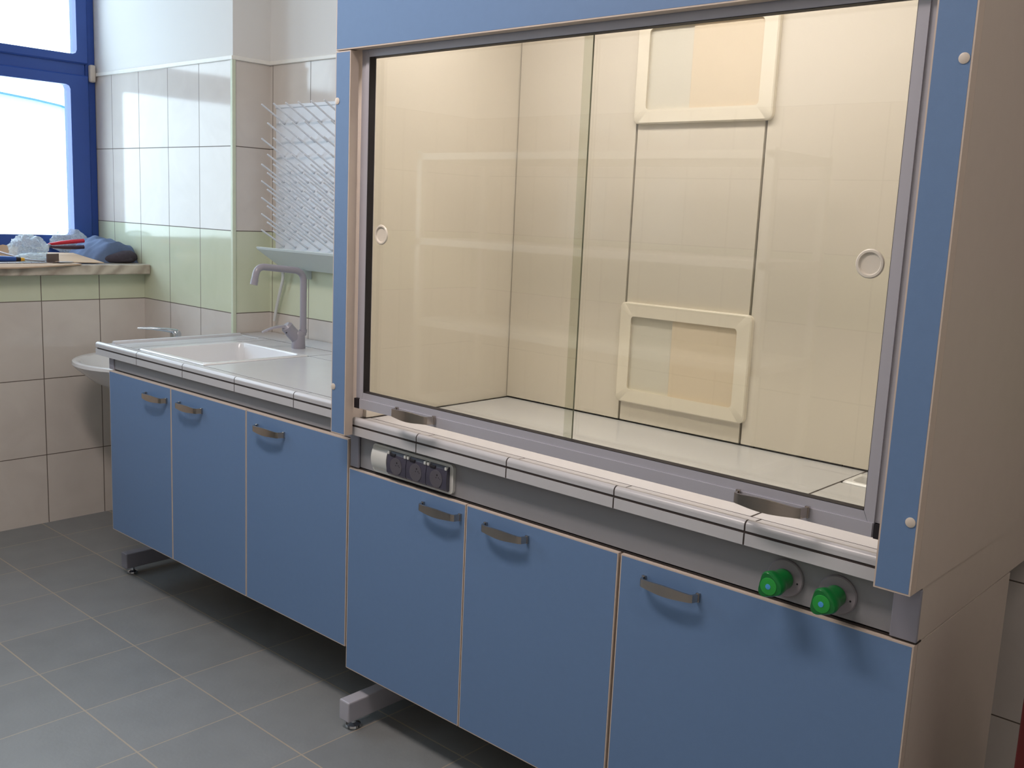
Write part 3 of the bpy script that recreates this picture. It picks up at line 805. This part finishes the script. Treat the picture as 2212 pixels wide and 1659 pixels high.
# two green service valves
def valve(x, z, label):
    t = thing('service_valve', (x, .012, z), label, 'valve', 'green valves on the hood panel')
    e = nb(); lathe(e, [(.0365, 0), (.0365, -.004), (.0345, -.0062), (.014, -.0068), (.010, -.009), (.008, -.016)], (x, .0118, z), 'y', 40)
    e2 = obj('escutcheon', e, ESC, t, smooth=True)
    sc = nb(); lathe(sc, [(.0018, -.0064), (.0018, -.0072), (.001, -.0075)], (x+.026, .0118, z-.004), 'y', 10); obj('screw', sc, BLACK, e2)
    k = nb(); n = 48; rings = []
    for (yy, R, lobe) in ((.002, .0180, 0), (0, .0200, 0), (-.022, .0200, 0), (-.028, .0200, .08), (-.034, .0215, .20), (-.054, .0225, .30), (-.058, .0205, .30)):
        ring = []
        for i in range(n):
            a = 2*PI*i/n; c3 = (.5+.5*math.cos(3*(a-PI/2-.35)))**1.5
            r = R*(1-lobe*.35+lobe*1.1*c3); ring.append(k.verts.new((x+r*math.cos(a), yy, z+r*math.sin(a))))
        rings.append(ring)
    for a, b_ in zip(rings, rings[1:]):
        for i in range(n): k.faces.new((a[i], a[(i+1) % n], b_[(i+1) % n], b_[i]))
    k.faces.new(rings[0]); k.faces.new(rings[-1]); bmesh.ops.recalc_face_normals(k, faces=k.faces)
    ko = obj('knob', k, GREEN, t, smooth=True)
    c = nb(); lathe(c, [(.0165, -.0578), (.0160, -.0592), (.012, -.0597), (.001, -.0600)], (x, 0, z), 'y', 30); co = obj('cap', c, GREEN2, ko, smooth=True)
    c = nb(); lathe(c, [(.0052, -.0597), (.0050, -.0605), (.001, -.0608)], (x, 0, z), 'y', 20); obj('blue_mark', c, BLUED, ko)
    return t
valve(.975, .792, 'green three-lobed valve knob on the hood panel, the one nearer the sockets')
valve(1.078, .7895, 'green three-lobed valve knob on the hood panel, the one nearer the right corner post')

# ------------------------------------------------------------------ red cabinet at the right edge
t = thing('red_cabinet', (1.50, .15, 0), 'low dark red metal cabinet at the right edge beside the fume hood', 'cabinet')
box('body', 1.388, 1.62, .072, .26, .04, .80, RED, t, .004)
box('plinth', 1.40, 1.61, .09, .25, 0, .0395, BLACK, t)
d_ = box('door', 1.391, 1.617, .0515, .0715, .05, .79, RED, t, .003)
box('handle', 1.42, 1.435, .038, .051, .60, .72, STEEL, d_, .003)

# ------------------------------------------------------------------ shelf rack across the room (seen mirrored in the glass)
t = thing('shelf_rack', (-1.2, -2.35, 0), 'white shelf rack across the room, mirrored in the sash glass', 'shelf')
ry0, ry1, rx0, rx1 = -2.55, -2.02, -2.30, -.20
for x in (rx0, rx1-.035):
    for y in (ry0, ry1-.035): box('leg', x, x+.035, y, y+.035, 0, 1.76, RACKW, t)
for z in (.42, .86, 1.30, 1.75): box('shelf', rx0, rx1, ry0, ry1-.0, z-.036, z, RACKW, t, .002)

# added ceiling lamps, out of view, bodies for the two fill lights
GLOW = emis('diffuser_glow', 'fff0dc', 2.0)
for lx, ly, lab in ((-.2, -1.1, 'added ceiling lamp out of view, brightening the middle of the room'), (2.35, -.9, 'added ceiling lamp out of view, brightening the right side of the hood')):
    t = thing('added_ceiling_lamp', (lx, ly, 2.95), lab, 'lamp', 'added ceiling lamps')
    box('housing', lx-.65, lx+.65, ly-.17, ly+.17, 2.945, 2.9995, WPLAS, t, .004)
    box('diffuser', lx-.62, lx+.62, ly-.14, ly+.14, 2.936, 2.9445, GLOW, t)

# ------------------------------------------------------------------ things on the window sill
SZ = SILL_Z-.001
def sheet(name, pts, th, m, lab, cat, parent=None):
    """bent sheet: grid of rows (each a list of 3-D points) given a thickness"""
    bm = nb(); g = [[bm.verts.new(p) for p in r] for r in pts]; h = [[bm.verts.new((p[0], p[1], p[2]+th)) for p in r] for r in pts]
    R_, C_ = len(g), len(g[0])
    for i in range(R_-1):
        for j in range(C_-1):
            bm.faces.new((g[i][j], g[i][j+1], g[i+1][j+1], g[i+1][j])); bm.faces.new((h[i][j], h[i+1][j], h[i+1][j+1], h[i][j+1]))
    for i in range(R_-1):
        for j in (0, C_-1): bm.faces.new((g[i][j], g[i+1][j], h[i+1][j], h[i][j]))
    for j in range(C_-1):
        for i in (0, R_-1): bm.faces.new((g[i][j], g[i][j+1], h[i][j+1], h[i][j]))
    bmesh.ops.recalc_face_normals(bm, faces=bm.faces)
    o = obj(name, bm, m, parent, smooth=True)
    if parent is None: tag(o, lab, cat)
    return o
# flat cardboard under the tools, its front edge sagging over the sill
rows_ = []
for x, dz in ((-2.96, 0), (-2.75, 0), (-2.56, 0), (-2.518, .0), (-2.495, -.008)):
    rows_.append([(x+.02*max(0, (y-.12))*0, y, SZ+.0005+dz-.0*(y < 0)) for y in (-.45, -.2, 0, .1, .20, .28)])
rows_[-1] = [(-2.495-.10*max(0, y-.08), y, SZ+.0005-.012+.045*max(0, y-.02)) for y in (-.45, -.2, 0, .1, .20, .28)]
sheet('cardboard_sheet', rows_, .005, CARD, 'flat brown cardboard sheet under the tools, sagging over the sill edge', 'cardboard')
# kraft envelope, one corner pointing to the right
A, B_, C_, D_ = Vector((-2.86, .235, SZ+.034)), Vector((-2.80, .372, SZ+.034)), Vector((-2.565, .405, SZ+.0045)), Vector((-2.585, .20, SZ+.0075))
rows_ = []
for i in range(9):
    u = i/8; r = []
    for j in range(9):
        v = j/8; p = (A*(1-v)+B_*v)*(1-u)+(D_*(1-v)+C_*v)*u; r.append((p.x, p.y, p.z+.006*math.sin(PI*u)*math.sin(PI*v)))
    rows_.append(r)
sheet('kraft_envelope', rows_, .0025, KRAFT, 'tan kraft envelope lying in front of the folded cloth on the sill', 'envelope')
# standing cardboard flap at the far left
b = nb(); prism(b, [(-.02, SZ+.008), (.175, SZ+.008), (.185, SZ+.055), (.12, SZ+.066), (.04, SZ+.046)], -2.935, -2.929, ax='x')
bmesh.ops.rotate(b, verts=b.verts, cent=(-2.93, 0, SZ), matrix=Matrix.Rotation(-.2, 3, 'Y'))
tag(obj('cardboard_flap', b, CARD), 'upright torn cardboard flap against the lower window frame', 'cardboard')
# folded blue-grey cloth
t = thing('folded_cloth', (-2.79, .50, SZ), 'folded blue-grey cloth garment heaped in the corner of the window sill', 'cloth')
b = nb(); NX, NY = 26, 30; cx0, cx1, cy0, cy1 = -2.93, -2.64, .385, .598
top = []
for i in range(NX+1):
    r = []
    for j in range(NY+1):
        u, v = i/NX, j/NY; x = cx0+(cx1-cx0)*u; y = cy0+(cy1-cy0)*v
        e = min(1, (1-u)/.10, u/.12) ; e = math.sqrt(max(0, 1-(1-e)**2)); ey = min(1, v/.6, (1-v)/.10); ey = math.sqrt(max(0, 1-(1-ey)**2))
        h = .050+.062*math.sin(PI*min(1, max(0, v*.95+.02)))**.8*(1-.30*u)
        h += .005*math.sin(17*u+5*v)+.003*math.sin(34*u-9*v)+.0025*math.sin(23*v+6*u)
        r.append(b.verts.new((x+.010*math.sin(7*v), y+.006*math.sin(9*u), SZ+.002+max(.003, h*e*ey))))
    top.append(r)
for i in range(NX):
    for j in range(NY): b.faces.new((top[i][j], top[i+1][j], top[i+1][j+1], top[i][j+1]))
low = {}
edge = [(i, 0) for i in range(NX+1)]+[(NX, j) for j in range(1, NY+1)]+[(i, NY) for i in range(NX-1, -1, -1)]+[(0, j) for j in range(NY-1, 0, -1)]
lv_ = [b.verts.new((top[i][j].co.x, top[i][j].co.y, SZ+.0008)) for i, j in edge]
for k in range(len(edge)):
    k2 = (k+1) % len(edge); b.faces.new((top[edge[k][0]][edge[k][1]], top[edge[k2][0]][edge[k2][1]], lv_[k2], lv_[k]))
b.faces.new(lv_); bmesh.ops.recalc_face_normals(b, faces=b.faces)
obj('garment', b, CLOTH, t, smooth=True)
b = nb()
pts = []; rs = []
for k in range(15):
    v = k/14; pts.append((-2.655+.022*math.sin(PI*v), .425+.165*v, SZ+.003+.026*(.35+.65*min(1, v*1.6))*(1 if v < .9 else .9))); rs.append((.010+.018*min(1, v*1.5))*(1 if v < .88 else 1-2.2*(v-.88)))
tube(b, pts, rs, 18)
tube(b, [(-2.640, .47, SZ+.012), (-2.622, .51, SZ+.014), (-2.622, .555, SZ+.016), (-2.640, .585, SZ+.018)], [.006, .0105, .0115, .006], 12)
obj('dark_lining', b, CLOTHD, t, smooth=True)
# crumpled clear bags
def bag(name, c, rx, ry, rz, seed, lab):
    random.seed(seed); b = nb(); bmesh.ops.create_icosphere(b, subdivisions=4, radius=1)
    ph = [(random.uniform(2, 9), random.uniform(2, 9), random.uniform(2, 9), random.uniform(0, 6)) for _ in range(9)]
    for v in b.verts:
        p = v.co.copy(); s_ = 0
        for a, bb, cc, d in ph: s_ += abs(math.sin(a*p.x+bb*p.y+cc*p.z+d))
        f = .62+.085*s_; v.co = Vector((c[0]+p.x*rx*f, c[1]+p.y*ry*f, c[2]+p.z*rz*f))
        v.co.z = max(SZ+.0065, v.co.z)
    o = obj(name, b, BAG, smooth=True); tag(o, lab, 'plastic bag'); return o
bag('polythene_bag', (-2.74, .150, SZ+.050), .050, .072, .062, 3, 'crumpled clear plastic bag left of the red pliers on the sill')
bag('polythene_bag', (-2.97, .43, SZ+.083), .030, .075, .050, 8, 'clear plastic bag peaking behind the red pliers, against the window frame')
bag('polythene_bag', (-2.655, .128, SZ+.020), .030, .065, .022, 12, 'flattened clear plastic bag beside the screwdriver at the sill front')
# pliers
t = thing('pliers', (-2.77, .33, SZ+.07), 'pliers with red handles resting on the envelope and cloth', 'pliers')
b = nb(); tube(b, [(-2.76, .245, SZ+.076), (-2.765, .30, SZ+.083), (-2.77, .36, SZ+.089), (-2.775, .412, SZ+.093)], [.005, .0085, .0095, .0090], 12); obj('grip', b, REDP, t, smooth=True)
b = nb(); tube(b, [(-2.745, .250, SZ+.066), (-2.745, .30, SZ+.064), (-2.745, .36, SZ+.064), (-2.745, .398, SZ+.066)], [.005, .008, .009, .0085], 12); obj('grip', b, DARKP, t, smooth=True)
b = nb(); tube(b, [(-2.75, .226, SZ+.066), (-2.752, .24, SZ+.070), (-2.755, .252, SZ+.072)], [.004, .009, .006], 10); obj('jaw', b, METAL, t, smooth=True)
# screwdriver
t = thing('screwdriver', (-2.62, .02, SZ+.02), 'screwdriver with blue and black handle and yellow collar, leftmost on the sill', 'screwdriver')
b = nb(); tube(b, [(-2.615, -.10, SZ+.022), (-2.615, -.09, SZ+.022), (-2.61, .0, SZ+.021), (-2.61, .042, SZ+.020)], [.008, .014, .013, .011], 14); obj('handle', b, BLUEP, t, smooth=True)
b = nb(); tube(b, [(-2.61, .042, SZ+.020), (-2.61, .062, SZ+.0195)], [.0105, .009], 14); obj('grip_end', b, BLACK, t, smooth=True)
b = nb(); tube(b, [(-2.61, .0622, SZ+.0195), (-2.61, .078, SZ+.019)], [.0085, .007], 14); obj('collar', b, YELP, t, smooth=True)
b = nb(); tube(b, [(-2.61, .078, SZ+.019), (-2.60, .155, SZ+.012), (-2.60, .16, SZ+.012)], [.003, .003, .002], 8); obj('shaft', b, METAL, t, smooth=True)
# silver pen-like punch
b = nb(); tube(b, [(-2.70, -.03, SZ+.058), (-2.66, .055, SZ+.030), (-2.65, .075, SZ+.025)], [.004, .004, .001], 8)
tag(obj('steel_punch', b, METAL, smooth=True), 'thin silver punch slanting down above the blue screwdriver', 'tool')
# drill bits / hex keys in a row
for k in range(6):
    y0 = -.03+.032*k; b = nb(); tube(b, [(-2.535-.003*(k % 2), y0-.02, SZ+.009), (-2.545, y0+.016, SZ+.009)], [.0026, .0022], 8)
    tag(obj('drill_bit', b, METAL, smooth=True), 'small steel drill bit on cardboard, ' + ('leftmost', 'second from left', 'third from left', 'fourth from left', 'fifth from left', 'rightmost')[k] + ' of six', 'drill bit', 'drill bits on the cardboard')
# angle bracket and square metal clip
b = nb(); bx(b, -2.60, -2.594, .165, .225, SZ+.0065, SZ+.044); bx(b, -2.594, -2.560, .165, .225, SZ+.0065, SZ+.0095)
bmesh.ops.rotate(b, verts=b.verts, cent=(-2.59, .19, SZ+.006), matrix=Matrix.Rotation(.3, 3, 'Z'))
tag(obj('angle_bracket', b, RAWM), 'small brown steel angle bracket beside the clear bags', 'bracket')
b = nb(); bx(b, -2.562, -2.534, .195, .255, SZ+.0098, SZ+.0125); 
tag(obj('steel_clip', b, METAL), 'flat bright steel plate at the front of the cardboard', 'metal plate')
